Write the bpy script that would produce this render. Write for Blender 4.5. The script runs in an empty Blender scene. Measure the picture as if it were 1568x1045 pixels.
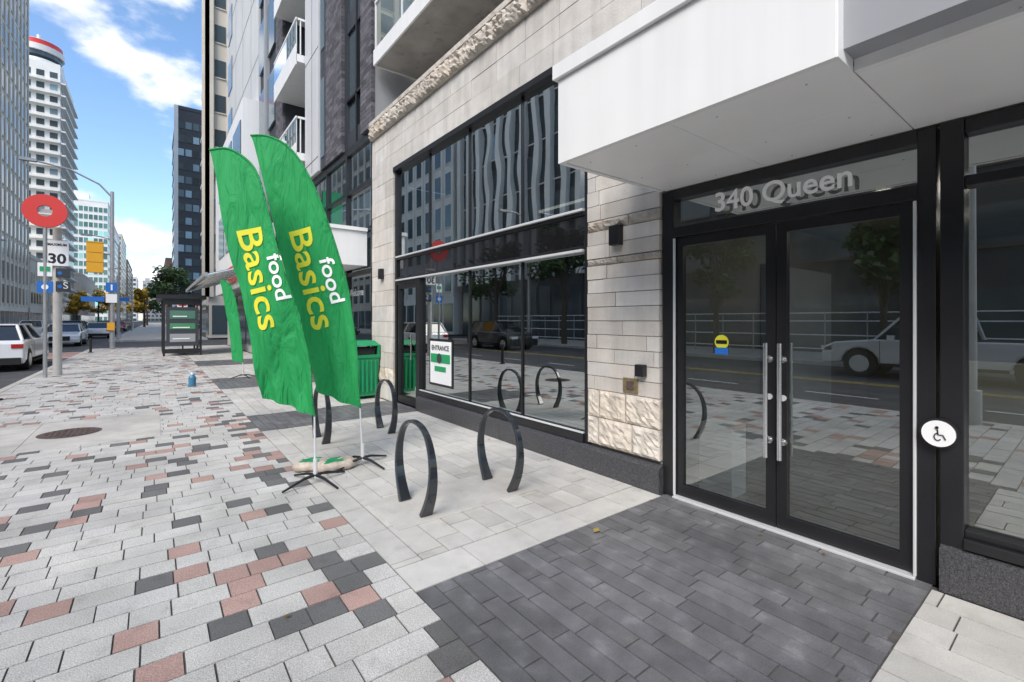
import bpy, bmesh, math, random
from mathutils import Vector, Matrix
R=random.Random(11)
sc=bpy.context.scene
COL=sc.collection
# ------------------------------------------------------------------ materials
def nt(m):
    m.use_nodes=True; return m.node_tree
def mat(name,color,rough=.6,metal=0,var=.0,vs=5,bump=0,bs=40,usecol=False,emit=0,spec=.5,speck=0,coat=0,dirt=0,stain=0,streak=0):
    m=bpy.data.materials.new(name); t=nt(m); N=t.nodes; L=t.links
    b=N['Principled BSDF']; b.inputs['Roughness'].default_value=rough; b.inputs['Metallic'].default_value=metal
    b.inputs['Specular IOR Level'].default_value=spec
    if coat: b.inputs['Coat Weight'].default_value=coat
    tc=N.new('ShaderNodeTexCoord'); out=None
    rgb=N.new('ShaderNodeRGB'); rgb.outputs[0].default_value=(*color,1); out=rgb.outputs[0]
    def mul(a,bk):
        x=N.new('ShaderNodeMix'); x.data_type='RGBA'; x.blend_type='MULTIPLY'; x.inputs[0].default_value=1
        L.new(a,x.inputs[6]); L.new(bk,x.inputs[7]); return x.outputs[2]
    def noise(scale,lo,hi,det=3,p0=.3,p1=.7,vec=None):
        n=N.new('ShaderNodeTexNoise'); n.inputs['Scale'].default_value=scale; n.inputs['Detail'].default_value=det
        L.new(vec or tc.outputs['Object'],n.inputs['Vector'])
        r=N.new('ShaderNodeMapRange'); r.inputs[1].default_value=p0; r.inputs[2].default_value=p1
        r.inputs[3].default_value=lo; r.inputs[4].default_value=hi
        L.new(n.outputs['Fac'],r.inputs[0]); return r.outputs[0]
    if usecol:
        a=N.new('ShaderNodeAttribute'); a.attribute_name='Col'; out=mul(out,a.outputs['Color'])
    if var: out=mul(out,noise(vs,1-var,1+var))
    if speck: out=mul(out,noise(160,1-speck,1+speck,1,.35,.65))
    if dirt: out=mul(out,noise(.9,1-dirt,1.0,5,.35,.55))
    if stain: out=mul(out,noise(7,1,1-stain,3,.58,.72))
    if streak:
        mp=N.new('ShaderNodeMapping'); mp.inputs['Scale'].default_value=(6,6,.35); L.new(tc.outputs['Object'],mp.inputs[0])
        out=mul(out,noise(1.2,1-streak,1,4,.35,.6,mp.outputs[0]))
    L.new(out,b.inputs['Base Color'])
    if bump:
        n=N.new('ShaderNodeTexNoise'); n.inputs['Scale'].default_value=bs; n.inputs['Detail'].default_value=3
        L.new(tc.outputs['Object'],n.inputs['Vector'])
        bp=N.new('ShaderNodeBump'); bp.inputs['Strength'].default_value=bump; bp.inputs['Distance'].default_value=.02
        L.new(n.outputs['Fac'],bp.inputs['Height']); L.new(bp.outputs[0],b.inputs['Normal'])
    if emit:
        b.inputs['Emission Color'].default_value=(*color,1); b.inputs['Emission Strength'].default_value=emit
    return m
def glassmat(name,tint,refl,wave=0,wscale=1.5,rcol=(.9,.95,.95)):
    m=bpy.data.materials.new(name); t=nt(m); N=t.nodes; L=t.links
    N.remove(N['Principled BSDF']); o=N['Material Output']
    tr=N.new('ShaderNodeBsdfTransparent'); tr.inputs[0].default_value=(*tint,1)
    gl=N.new('ShaderNodeBsdfGlossy'); gl.inputs['Color'].default_value=(*rcol,1); gl.inputs['Roughness'].default_value=.0
    fr=N.new('ShaderNodeFresnel'); fr.inputs[0].default_value=1.5
    mr=N.new('ShaderNodeMapRange'); mr.inputs[1].default_value=.04; mr.inputs[2].default_value=1; mr.inputs[3].default_value=refl; mr.inputs[4].default_value=1
    L.new(fr.outputs[0],mr.inputs[0])
    mx=N.new('ShaderNodeMixShader'); L.new(mr.outputs[0],mx.inputs[0]); L.new(tr.outputs[0],mx.inputs[1]); L.new(gl.outputs[0],mx.inputs[2]); L.new(mx.outputs[0],o.inputs[0])
    if wave:
        tc=N.new('ShaderNodeTexCoord'); n=N.new('ShaderNodeTexNoise'); n.inputs['Scale'].default_value=wscale; n.inputs['Detail'].default_value=0
        L.new(tc.outputs['Object'],n.inputs['Vector'])
        bp=N.new('ShaderNodeBump'); bp.inputs['Strength'].default_value=1; bp.inputs['Distance'].default_value=wave
        L.new(n.outputs['Fac'],bp.inputs['Height']); L.new(bp.outputs[0],gl.inputs['Normal'])
    return m
M={}
M['paver']=mat('paver',(.50,.49,.47),.85,var=.09,vs=3,bump=.3,bs=150,usecol=True,speck=.24,dirt=.18,stain=.16)
M['paver_smooth']=mat('paver_smooth',(.53,.515,.485),.7,var=.08,vs=6,bump=.12,bs=80,usecol=True,speck=.06,dirt=.18,stain=.14)
M['paver_dark']=mat('paver_dark',(.14,.14,.147),.5,var=.18,vs=7,bump=.2,bs=90,usecol=True,speck=.12,dirt=.25,stain=-.25)
M['joint']=mat('joint',(.085,.08,.075),.95,var=.3,vs=20)
M['concrete']=mat('concrete',(.52,.50,.465),.85,var=.10,vs=4,bump=.2,bs=100,speck=.1,dirt=.18,stain=.1)
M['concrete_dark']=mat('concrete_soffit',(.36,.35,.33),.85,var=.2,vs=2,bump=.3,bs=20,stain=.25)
M['asphalt']=mat('asphalt',(.075,.075,.078),.8,var=.25,vs=1.5,bump=.4,bs=120,speck=.3)
M['ground']=mat('ground',(.12,.12,.11),.9,var=.3,vs=.3)
M['paint_white']=mat('road_paint_white',(.7,.7,.7),.6,var=.15,vs=8)
M['paint_yellow']=mat('road_paint_yellow',(.7,.5,.08),.6,var=.15,vs=8)
M['brickpink']=mat('pink_brick',(.42,.24,.20),.8,var=.15,vs=6)
M['stone']=mat('limestone',(.60,.58,.545),.8,var=.08,vs=5,bump=.25,bs=60,usecol=True,speck=.05,streak=.12)
M['stone_rough']=mat('rough_limestone',(.60,.555,.49),.9,var=.25,vs=7,bump=1.0,bs=14,usecol=True,stain=.25)
M['mortar']=mat('mortar',(.36,.345,.32),.9)
M['granite']=mat('dark_granite',(.06,.06,.065),.35,var=.4,vs=60,bump=.08,bs=90,speck=.5)
M['black']=mat('black_aluminium',(.014,.014,.016),.35,spec=.5,var=.2,vs=3)
M['blackgloss']=mat('black_enamel',(.018,.022,.028),.2,coat=.5)
M['silver']=mat('aluminium_strip',(.75,.76,.77),.3,metal=.3)
M['steel']=mat('brushed_steel',(.75,.75,.75),.25,metal=1)
M['white']=mat('white_panel',(.82,.82,.81),.4,var=.03,vs=1.2,streak=.04)
M['white2']=mat('white_soffit',(.86,.86,.85),.35,var=.03,vs=2)
M['whitecol']=mat('white_plastic',(.93,.93,.93),.5)
M['darkbrick']=mat('dark_brick',(.10,.095,.105),.8,var=.2,vs=12,bump=.4,bs=50,usecol=True)
M['greypanel']=mat('grey_panel',(.32,.33,.35),.5,var=.05,vs=2)
M['lightpanel']=mat('light_grey_panel',(.58,.59,.60),.5,var=.05,vs=.7,streak=.08)
M['glass']=glassmat('window_glass',(.5,.54,.52),.50,wave=.00035,wscale=1.6)
M['glassdoor']=glassmat('door_glass',(.72,.76,.71),.34)
M['glasswavy']=glassmat('wavy_glass',(.4,.45,.45),.58,wave=.0018,wscale=2.0)
M['spandrel']=mat('spandrel_glass',(.012,.012,.014),.03,spec=1.0)
M['farglass']=mat('far_window',(.06,.085,.10),.12,spec=.8,usecol=True)
M['greenglass']=mat('green_far_window',(.10,.22,.20),.2,spec=.8,usecol=True)
M['railglass']=glassmat('rail_glass',(.75,.85,.8),.15)
M['interior']=mat('interior_wall',(.12,.12,.12),.8,var=.3,vs=1)
M['lobbywall']=mat('lobby_wall',(.20,.19,.17),.7,var=.2,vs=1)
M['interior_floor']=mat('lobby_floor',(.48,.44,.35),.3,var=.15,vs=4)
M['lamp']=mat('ceiling_lamp',(1,.95,.85),.5,emit=18)
M['lampdim']=mat('store_lamp',(1,.97,.9),.5,emit=1.0)
M['green']=mat('bin_green',(.01,.25,.10),.4,var=.08,vs=6)
M['green2']=mat('poster_green',(.02,.35,.12),.5)
M['yellow']=mat('yellow_letter',(.74,.70,.04),.7)
M['red']=mat('sign_red',(.72,.05,.04),.4)
M['taillight']=mat('tail_light',(.45,.01,.01),.15,coat=1)
M['headlight']=mat('head_light',(.75,.77,.8),.1,coat=1)
M['blue']=mat('sign_blue',(.02,.16,.55),.4)
M['orange']=mat('signal_yellow',(.85,.42,.02),.45)
M['concpole']=mat('concrete_pole',(.46,.45,.43),.8,var=.1,vs=4)
M['greypole']=mat('galvanised_pole',(.38,.39,.40),.45,metal=.4,var=.1,vs=6)
M['rubber']=mat('tyre_rubber',(.02,.02,.02),.8)
M['carglass']=mat('car_glass',(.015,.018,.02),.03,spec=1)
M['beige']=mat('beige_concrete',(.60,.555,.48),.8,var=.06,vs=.5)
M['greybuild']=mat('grey_concrete',(.42,.41,.40),.8,var=.06,vs=.4)
M['whitebuild']=mat('white_concrete',(.78,.78,.76),.7,var=.05,vs=.4)
M['darkbuild']=mat('dark_cladding',(.045,.05,.06),.5)
M['brown']=mat('brown_cladding',(.12,.08,.06),.7,var=.2,vs=.5)
M['brass']=mat('brass_plate',(.35,.27,.15),.4,metal=.6,var=.2,vs=30)
M['bark']=mat('bark',(.09,.07,.05),.9,var=.3,vs=12,bump=.6,bs=20)
M['leaf_green']=mat('leaf_green',(.07,.125,.03),.7,usecol=True)
M['leaf_yellow']=mat('leaf_yellow',(.50,.32,.03),.7,usecol=True)
M['sandbag']=mat('sand_bag',(.50,.42,.35),.7,var=.3,vs=14,bump=.5,bs=25)
M['rust']=mat('cast_iron',(.10,.07,.06),.7,var=.4,vs=30,bump=.5,bs=60)
M['bluejug']=mat('blue_plastic',(.05,.20,.34),.3)
def carpaint(n,c): return mat(n,c,.3,coat=1)
M['cwhite']=carpaint('car_white',(.75,.76,.78)); M['cblack']=carpaint('car_black',(.02,.02,.025)); M['csilver']=carpaint('car_silver',(.66,.68,.70)); M['cred']=carpaint('car_red',(.35,.02,.02))

def empty(name,loc=(0,0,0),rz=0):
    e=bpy.data.objects.new(name,None); e.location=loc; e.rotation_euler=(0,0,rz); e.empty_display_size=.3
    COL.objects.link(e); return e
class MB:
    def __init__(s): s.v=[];s.f=[];s.m=[];s.c=[];s.mats=[];s.sm=[]
    def mi(s,k):
        if k not in s.mats: s.mats.append(k)
        return s.mats.index(k)
    def face(s,pts,k,col=(1,1,1),smooth=False):
        i=len(s.v); s.v+= [tuple(p) for p in pts]; s.f.append(tuple(range(i,i+len(pts)))); s.m.append(s.mi(k)); s.c.append(col); s.sm.append(smooth)
    def mesh(s,vs,fs,k,col=(1,1,1),smooth=False):
        i=len(s.v); s.v+=[tuple(p) for p in vs]
        for f in fs: s.f.append(tuple(i+a for a in f)); s.m.append(s.mi(k)); s.c.append(col); s.sm.append(smooth)
    def box(s,a,b,k,col=(1,1,1),T=None,skip=()):
        x0,y0,z0=[min(a[i],b[i]) for i in range(3)]; x1,y1,z1=[max(a[i],b[i]) for i in range(3)]
        vs=[(x0,y0,z0),(x1,y0,z0),(x1,y1,z0),(x0,y1,z0),(x0,y0,z1),(x1,y0,z1),(x1,y1,z1),(x0,y1,z1)]
        if T: vs=[tuple(T@Vector(p)) for p in vs]
        fs=[(0,3,2,1),(4,5,6,7),(0,1,5,4),(1,2,6,5),(2,3,7,6),(3,0,4,7)]
        s.mesh(vs,[f for i,f in enumerate(fs) if i not in skip],k,col)
    def cyl(s,p1,p2,r1,k,r2=None,n=14,col=(1,1,1),cap=True):
        if r2 is None: r2=r1
        p1=Vector(p1);p2=Vector(p2); d=(p2-p1).normalized(); a=d.orthogonal().normalized(); b=d.cross(a)
        vs=[];
        for p,r in((p1,r1),(p2,r2)):
            for i in range(n):
                t=2*math.pi*i/n; vs.append(p+a*math.cos(t)*r+b*math.sin(t)*r)
        s.mesh(vs,[(i,(i+1)%n,n+(i+1)%n,n+i) for i in range(n)],k,col,True)
        if cap: s.face(vs[:n][::-1],k,col); s.face(vs[n:],k,col)
    def tube(s,pts,r,k,n=10,col=(1,1,1)):
        pts=[Vector(p) for p in pts]; rings=[]
        rr=r if isinstance(r,(list,tuple)) else [r]*len(pts)
        a=None
        for i,p in enumerate(pts):
            d=(pts[min(i+1,len(pts)-1)]-pts[max(i-1,0)]).normalized()
            a=d.orthogonal().normalized() if a is None else (a-d*a.dot(d)).normalized()
            b=d.cross(a); rings.append([p+a*math.cos(2*math.pi*j/n)*rr[i]+b*math.sin(2*math.pi*j/n)*rr[i] for j in range(n)])
        vs=[q for g in rings for q in g]; fs=[]
        for i in range(len(pts)-1):
            for j in range(n): fs.append((i*n+j,i*n+(j+1)%n,(i+1)*n+(j+1)%n,(i+1)*n+j))
        s.mesh(vs,fs,k,col,True); s.face(rings[0][::-1],k,col); s.face(rings[-1],k,col)
    def done(s,name,parent=None,bevel=0,seg=2):
        me=bpy.data.meshes.new(name); me.from_pydata(s.v,[],s.f)
        for k in s.mats: me.materials.append(M[k])
        me.polygons.foreach_set('material_index',s.m); me.polygons.foreach_set('use_smooth',s.sm)
        ca=me.color_attributes.new('Col','FLOAT_COLOR','CORNER'); d=[]
        for f,c in zip(s.f,s.c): d+= [c[0],c[1],c[2],1]*len(f)
        ca.data.foreach_set('color',d); me.update()
        o=bpy.data.objects.new(name,me); COL.objects.link(o)
        if parent: o.parent=parent
        if bevel:
            bm=bmesh.new(); bm.from_mesh(me); bmesh.ops.remove_doubles(bm,verts=bm.verts,dist=1e-5); bm.to_mesh(me); bm.free()
            md=o.modifiers.new('bev','BEVEL'); md.width=bevel; md.segments=seg; md.limit_method='ANGLE'; md.angle_limit=.7
        return o
def textmesh(s,bold=0,fn=None,ext=0):
    cu=bpy.data.curves.new('t','FONT'); cu.body=s; cu.offset=bold; cu.extrude=ext; cu.resolution_u=4
    o=bpy.data.objects.new('t',cu); COL.objects.link(o); dg=bpy.context.evaluated_depsgraph_get()
    me=bpy.data.meshes.new_from_object(o.evaluated_get(dg)); bpy.data.objects.remove(o); return me
def add_text(name,parent,s,k,fit,fn,bold=0,ext=0,subdiv=0):
    """fit: text length; fn maps (a,b,c) -> world"""
    me=textmesh(s,bold,ext=ext); xs=[v.co.x for v in me.vertices]; x0,x1=min(xs),max(xs); sc_=fit/(x1-x0)
    if subdiv:
        bm=bmesh.new(); bm.from_mesh(me); bmesh.ops.triangulate(bm,faces=bm.faces)
        for _ in range(subdiv):
            bmesh.ops.subdivide_edges(bm,edges=[e for e in bm.edges if e.calc_length()>.12],cuts=1); bmesh.ops.triangulate(bm,faces=bm.faces)
        bm.to_mesh(me); bm.free()
    for v in me.vertices: v.co=Vector(fn((v.co.x-x0)*sc_,v.co.y*sc_,v.co.z))
    me.materials.clear(); me.materials.append(M[k]); me.update()
    o=bpy.data.objects.new(name,me); COL.objects.link(o)
    if parent: o.parent=parent
    return o
H=1.55; yaw=math.radians(37.75); F=Vector((math.sin(yaw),math.cos(yaw),0)); RT=Vector((math.cos(yaw),-math.sin(yaw),0))
# ------------------------------------------------------------------ ground
b=MB(); b.face([(-900,-900,-.142),(900,-900,-.142),(900,1500,-.142),(-900,1500,-.142)],'ground'); b.done('ground')
b=MB(); b.face([(-12.3,-120,-.136),(-2.7,-120,-.136),(-2.7,900,-.136),(-12.3,900,-.136)],'asphalt')
b.face([(-2.7,34,-.136),(60,34,-.136),(60,46,-.136),(-2.7,46,-.136)],'asphalt')
b.face([(-60,34,-.136),(-12.3,34,-.136),(-12.3,46,-.136),(-60,46,-.136)],'asphalt'); b.done('road')
b=MB()
b.face([(-12.2,28.5,-.131),(-2.8,28.5,-.131),(-2.8,32.5,-.131),(-12.2,32.5,-.131)],'brickpink')
for y in(28.2,32.6): b.face([(-12.2,y,-.131),(-2.8,y,-.131),(-2.8,y+.25,-.131),(-12.2,y+.25,-.131)],'paint_white')
for x in(-7.45,-7.7): b.face([(x,-100,-.131),(x+.1,-100,-.131),(x+.1,27,-.131),(x,27,-.131)],'paint_yellow')
for x in(-7.45,-7.7): b.face([(x,48,-.131),(x+.1,48,-.131),(x+.1,400,-.131),(x,400,-.131)],'paint_yellow')
for i in range(30):
    y=-60+i*3; 
    if y<25: b.face([(-4.9,y,-.131),(-4.8,y,-.131),(-4.8,y+1.4,-.131),(-4.9,y+1.4,-.131)],'paint_white')
b.done('road_markings')
b=MB()
b.box((-2.56,-60,-.14),(3.6,33.4,-.007),'joint')
b.done('sidewalk')
b=MB()
for y in range(-60,33,2): b.box((-2.72,y+.004,-.14),(-2.57,min(y+1.996,33.4),.0),'concrete')
b.box((-2.72,46.6,-.14),(-2.57,400,0),'concrete'); b.box((-12.45,-60,-.14),(-12.3,33.4,0),'concrete'); b.box((-12.45,46.6,-.14),(-12.3,400,0),'concrete')
b.done('kerb',bevel=.012)
b=MB(); b.box((-2.56,46.6,-.14),(3.6,400,-.004),'concrete'); b.box((-18,-60,-.14),(-12.46,33.4,-.004),'concrete'); b.box((-18,46.6,-.14),(-12.46,400,-.004),'concrete'); b.done('far_sidewalk')
# pavers
pads=[(.63,2.42),(7.2,8.5),(12.1,14.4),(18.5,21)]
b=MB()
def pv(x0,x1,y0,y1,k,c):
    g=.0038; z=R.uniform(-.0012,.0012); j=lambda: g+R.uniform(-.0008,.0016)
    b.box((x0+j(),y0+j(),-.008),(x1-j(),y1-j(),z),k,c,skip=(0,))
def g1(a=.06,base=1): 
    t=base+R.uniform(-a,a); return (t,t,t*R.uniform(.98,1.01))
y=-5.; row=0
while y<33.3:
    h=.178
    x=1.18
    first=True
    last=False
    while x>-2.5:
        near=max(0,1-(1.18-x)/1.4)
        p=.20+.26*near
        if last: p*=.7
        if R.random()<p:
            w=.178; c=R.random(); t=R.uniform(.85,1.12); last=True
            cc=(.84,.57,.52) if c<.47 else (.29,.295,.305)
            kk=('paver',tuple(q*t for q in cc))
        else:
            last=False
            w=R.choice([.178,.178,.267,.267,.356]); kk=('paver',g1(.08,1.05))
        if first and row%2: w*=.6
        first=False
        x0=max(x-w,-2.56)
        if x0<-2.35: x0=-2.56
        if not (7.75<y<9.75 and x0<-.1 and x<=.1): pv(x0,x,y,y+h,*kk)
        x=x0
    y+=h; row+=1
b.done('mixed_pavers',None)
b=MB()
def zone(x0,x1,y0,y1,w,l,k,base,a):
    n=max(1,round((x1-x0)/w)); w=(x1-x0)/n
    for i in range(n):
        xx=x0+i*w; yy=y0-R.random()*l
        while yy<y1:
            ya=max(yy,y0); yb=min(yy+l,y1)
            if yb-ya>.03: pv(xx,xx+w,ya,yb,k,g1(a,base))
            yy+=l
segs=[];yy=-5
for a,c in pads: segs.append((yy,a)); yy=c
segs.append((yy,33.4))
for ya,yb in segs:
    if ya<3.5<yb:
        zone(1.18,3.54,2.72,yb,.2,.5,'paver_smooth',1.0,.09)
        for i in range(5): pv(1.18+i*.48,1.18+i*.48+.48 if i<4 else 3.54,2.42,2.72,'paver_smooth',g1(.05,1.07))
    else: zone(1.18,3.54,ya,yb,.2,.5,'paver_smooth',1.0,.09)
b.done('smooth_pavers')
b=MB()
for a,c in pads: zone(1.18,3.62,a,c,.118,.36,'paver_dark',1.05,.16)
b.done('dark_pavers')
b=MB()
for x0,x1,y0,y1 in((-2.56,-1.3,7.76,9.72),(-1.295,.08,7.76,9.72)): b.box((x0,y0,-.01),(x1,y1,.006),'concrete')
b.box((1.42,3.2,0),(2.85,3.86,.005),'concrete'); b.box((1.42,5.75,0),(2.8,6.5,.005),'concrete')
b.done('concrete_slab',bevel=.003)
b=MB(); b.cyl((-.9,8.69,.004),(-.9,8.69,.014),.29,'rust',n=40)
for i in range(-4,5):
    for j in range(-4,5):
        if i*i+j*j<19: b.box((-.9+i*.058-.016,8.69+j*.058-.016,.014),(-.9+i*.058+.016,8.69+j*.058+.016,.02),'rust')
b.cyl((-.9,8.69,.003),(-.9,8.69,.009),.33,'rust',n=40)
b.done('manhole_cover')
b=MB()
for i in range(26):
    x=R.uniform(-2.3,3.4);y=R.uniform(.8,14); s=R.uniform(.005,.016); a=R.random()*6
    if i==0: x,y,s,a=2.56,2.30,.04,.4
    if i>14: x=R.uniform(3.35,3.5); y=R.uniform(.8,7)
    pts=[(x+s*math.cos(a+t)*r,y+s*math.sin(a+t)*r,.012+.006*R.random()) for t,r in((0,1.3),(1.2,.7),(3.1,1.1),(4.6,.7))]
    b.face(pts,'leaf_yellow',(.7,.8,2) if i==0 else (R.uniform(.2,.5),R.uniform(.2,.5),.5))
b.done('fallen_leaves')
# ------------------------------------------------------------------ main building
B=empty('apartment_building')
def blocks(bb,Xf,y0,y1,z0,z1,ch,lens,k='stone',a=.10,rough=0,depth=.05,tint=0):
    z=z0
    while z<z1-.01:
        h=R.choice(ch) if isinstance(ch,(list,tuple)) else ch
        zt=min(z+h,z1); 
        if z1-zt<.05: zt=z1
        y=y0-R.random()*.3
        while y<y1:
            l=R.choice(lens); ya=max(y,y0); yb=min(y+l,y1)
            if y1-yb<.07: yb=y1
            if yb-ya>.02:
                t=1+R.uniform(-a,a); w=R.uniform(0,tint); c=(t,t*(1-w*.5),t*(1-w))
                bb.box((Xf-R.uniform(0,rough),ya+.003,z+.003),(Xf+depth,yb-.003,zt-.003),k,c)
            if yb>=y1: break
            y=yb
        z=zt
def rockblocks(bb,Xf,y0,y1,z0,z1,l0,l1,amp,n=4,dk=1):
    """rough quarry faced blocks with displaced faces"""
    y=y0
    while y<y1:
        yb=min(y+R.uniform(l0,l1),y1)
        if y1-yb<.1: yb=y1
        t=R.uniform(.85,1.08)*dk; w=R.uniform(.0,.14); c=(t,t*(1-w*.5),t*(1-w)); m=max(2,int((yb-y)/(z1-z0)*n)); vs=[];fs=[]
        for i in range(m+1):
            for j in range(n+1):
                ed=(i in(0,m)) or (j in(0,n))
                vs.append((Xf-(0 if ed else R.uniform(.2,1)*amp),y+.004+(yb-y-.008)*i/m,z0+.004+(z1-z0-.008)*j/n))
        for i in range(m):
            for j in range(n): a=i*(n+1)+j; fs.append((a,a+1,a+n+2,a+n+1))
        bb.mesh(vs,fs,'stone_rough',c); bb.box((Xf+.001,y+.004,z0+.004),(Xf+.09,yb-.004,z1-.004),'stone_rough',c)
        y=yb
b=MB()
blocks(b,3.575,2.46,3.33,.84,2.10,.14,[.3,.45,.6,.87],tint=.12,rough=.012,a=.13)
rockblocks(b,3.575,2.46,3.33,2.10,2.17,.3,.6,.03,dk=.75)
blocks(b,3.575,2.46,3.33,2.17,2.45,.14,[.3,.45,.6,.87],tint=.12,rough=.012,a=.13)
rockblocks(b,3.575,2.46,3.33,2.45,2.56,.25,.5,.04,dk=.75)
blocks(b,3.575,2.46,3.33,2.56,4.42,.15,[.45,.6,.87],tint=.08,rough=.01)
rockblocks(b,3.575,2.46,3.33,.56,.84,.25,.5,.03,9); rockblocks(b,3.575,2.46,3.33,.28,.56,.3,.5,.03,9)
blocks(b,3.575,8.27,9.33,.62,4.42,.30,[.53],tint=.08,rough=.01); rockblocks(b,3.575,8.27,9.33,.3,.62,.4,.5,.04); blocks(b,3.575,8.27,9.33,.0,.3,.3,[.6],tint=.05)
blocks(b,3.575,-5,9.33,4.42,5.22,.265,[.6],tint=.05,a=.06,rough=.006)
blocks(b,3.575,-5,2.46,2.72,4.42,.30,[.6],tint=.08,a=.08)
rockblocks(b,3.52,-5,9.33,5.22,5.50,.35,.8,.07,7,dk=.85)
b.box((3.625,2.47,.0),(3.9,3.32,4.42),'mortar'); b.box((3.625,8.28,.0),(3.9,9.32,4.42),'mortar'); b.box((3.626,-5,4.43),(3.9,9.32,5.5),'mortar'); b.box((3.626,-5,2.73),(3.9,2.45,4.42),'mortar')
b.box((3.5,-5,5.505),(4.6,9.33,5.58),'stone_rough',(.9,.9,.9))
b.done('stone_cladding',B)
b=MB()
def plinth(y0,y1,X=3.53,z=.25):
    y=y0
    while y<y1-.01:
        yb=min(y+1.2,y1); 
        vs=[(X,y+.002,0),(X,yb-.002,0),(X,yb-.002,z-.03),(X,y+.002,z-.03),(X+.05,y+.002,z),(X+.05,yb-.002,z),(X+.12,y+.002,z),(X+.12,yb-.002,z),(X+.12,y+.002,0),(X+.12,yb-.002,0)]
        b.mesh(vs,[(0,3,2,1),(3,4,5,2),(4,6,7,5),(0,8,6,4,3),(1,2,5,7,9)],'granite'); y=yb
plinth(2.44,7.25); plinth(-5,.60,3.55,.27)
b.done('granite_plinth',B)
b=MB(); fr=.06; X0=3.60; X1=3.70
def bar(y0,y1,z0,z1,k='black',x0=X0,x1=X1): b.box((x0,y0,z0),(x1,y1,z1),k)
bar(3.335,8.265,4.33,4.415,x0=3.56); bar(3.335,3.40,.26,4.33); bar(8.19,8.265,.0,4.33); bar(3.40,7.25,.255,.34,x0=3.575)
bar(3.40,8.19,2.665,2.70); bar(3.40,8.19,2.30,2.335)
bar(3.41,8.18,2.702,2.73,'silver',x0=3.57,x1=3.64); bar(3.41,8.18,2.270,2.298,'silver',x0=3.57,x1=3.64)
bar(3.41,7.22,.345,.362,'silver',x0=3.585,x1=3.62)
for y in(4.50,5.72): bar(y-.008,y+.008,.34,2.27,x0=3.63)
for y in(4.50,5.72,6.95): bar(y-.009,y+.009,2.73,4.33,x0=3.63)
bar(7.23,7.30,.0,2.27,x0=3.59)
for y0,y1,z0,z1 in((7.34,7.40,.03,2.2),(8.08,8.14,.03,2.2),(7.40,8.08,.03,.16),(7.40,8.08,2.12,2.2)): bar(y0,y1,z0,z1,x0=3.61,x1=3.66)
bar(7.30,8.19,2.2,2.272)
b.box((3.55,7.47,.85),(3.57,7.49,1.3),'steel')
b.done('window_frame',B,bevel=.004)
b=MB(); 
for y0,y1 in((3.40,4.488),(4.512,5.708),(5.732,7.23),(7.40,8.08)):
    b.face([(3.655,y0,.16 if y0>7.3 else .34),(3.655,y0,2.28),(3.655,y1,2.28),(3.655,y1,.16 if y0>7.3 else .34)],'glass')
for y0,y1 in((5.732,6.936),(6.964,8.19)): b.face([(3.655,y0,2.7),(3.655,y0,4.35),(3.655,y1,4.35),(3.655,y1,2.7)],'glass')
for y0,y1 in((3.40,4.486),(4.514,5.706)): b.face([(3.655,y0,2.7),(3.655,y0,4.35),(3.655,y1,4.35),(3.655,y1,2.7)],'glasswavy')
b.face([(3.64,3.4,2.335),(3.64,3.4,2.665),(3.64,8.19,2.665),(3.64,8.19,2.335)],'spandrel')
b.done('window_glass',B)
# entrance
b=MB()
bar(2.34,2.45,0,2.68,x0=3.60,x1=3.75); bar(.62,.705,0,2.68,x0=3.60,x1=3.75); bar(.50,.60,.0,2.68,x0=3.585,x1=3.75)
bar(.705,2.34,2.27,2.36); bar(.705,2.34,2.60,2.68,x0=3.6); bar(-5,.50,2.60,2.68); bar(-5,.50,2.30,2.36)
b.box((3.56,-5,.272),(3.72,.50,.33),'black'); bar(-5,.5,.33,.37,x0=3.6)
bar(-1.2,-1.14,.37,2.3)
bar(.706,.722,.02,2.26,'silver',x0=3.588,x1=3.61); bar(2.322,2.339,.02,2.26,'silver',x0=3.588,x1=3.61)
b.box((3.57,.71,.0),(3.75,2.335,.018),'silver')
b.done('entrance_frame',B,bevel=.004)
def leaf(name,y0,y1,hy):
    global b
    b=MB(); x0,x1=3.625,3.67
    b.box((x0,y0,.025),(x1,y0+.07,2.262),'black'); b.box((x0,y1-.07,.025),(x1,y1,2.262),'black')
    b.box((x0,y0+.07,.025),(x1,y1-.07,.12),'black'); b.box((x0,y0+.07,2.19),(x1,y1-.07,2.262),'black')
    b.face([(3.65,y0+.06,.11),(3.65,y0+.06,2.2),(3.65,y1-.06,2.2),(3.65,y1-.06,.11)],'glassdoor')
    b.cyl((3.555,hy,.54),(3.555,hy,1.38),.016,'steel')
    for z in(.66,1.26): b.cyl((3.63,hy,z),(3.555,hy,z),.012,'steel')
    for z in(.66,1.26): b.cyl((3.625,hy,z),(3.615,hy,z),.026,'steel')
    b.cyl((3.627,hy,.98),(3.612,hy,.98),.022,'silver')
    b.done(name,B)
leaf('door_leaf_left',1.508,2.335,1.55); leaf('door_leaf_right',.722,1.502,1.455)
b=MB()
b.face([(3.66,.705,2.36),(3.66,.705,2.6),(3.66,2.34,2.6),(3.66,2.34,2.36)],'glass')
b.face([(3.66,-5,2.36),(3.66,-5,2.6),(3.66,.5,2.6),(3.66,.5,2.36)],'glass'); b.face([(3.66,-5,.37),(3.66,-5,2.3),(3.66,.5,2.3),(3.66,.5,.37)],'glassdoor')
b.done('entrance_glass',B)
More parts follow.
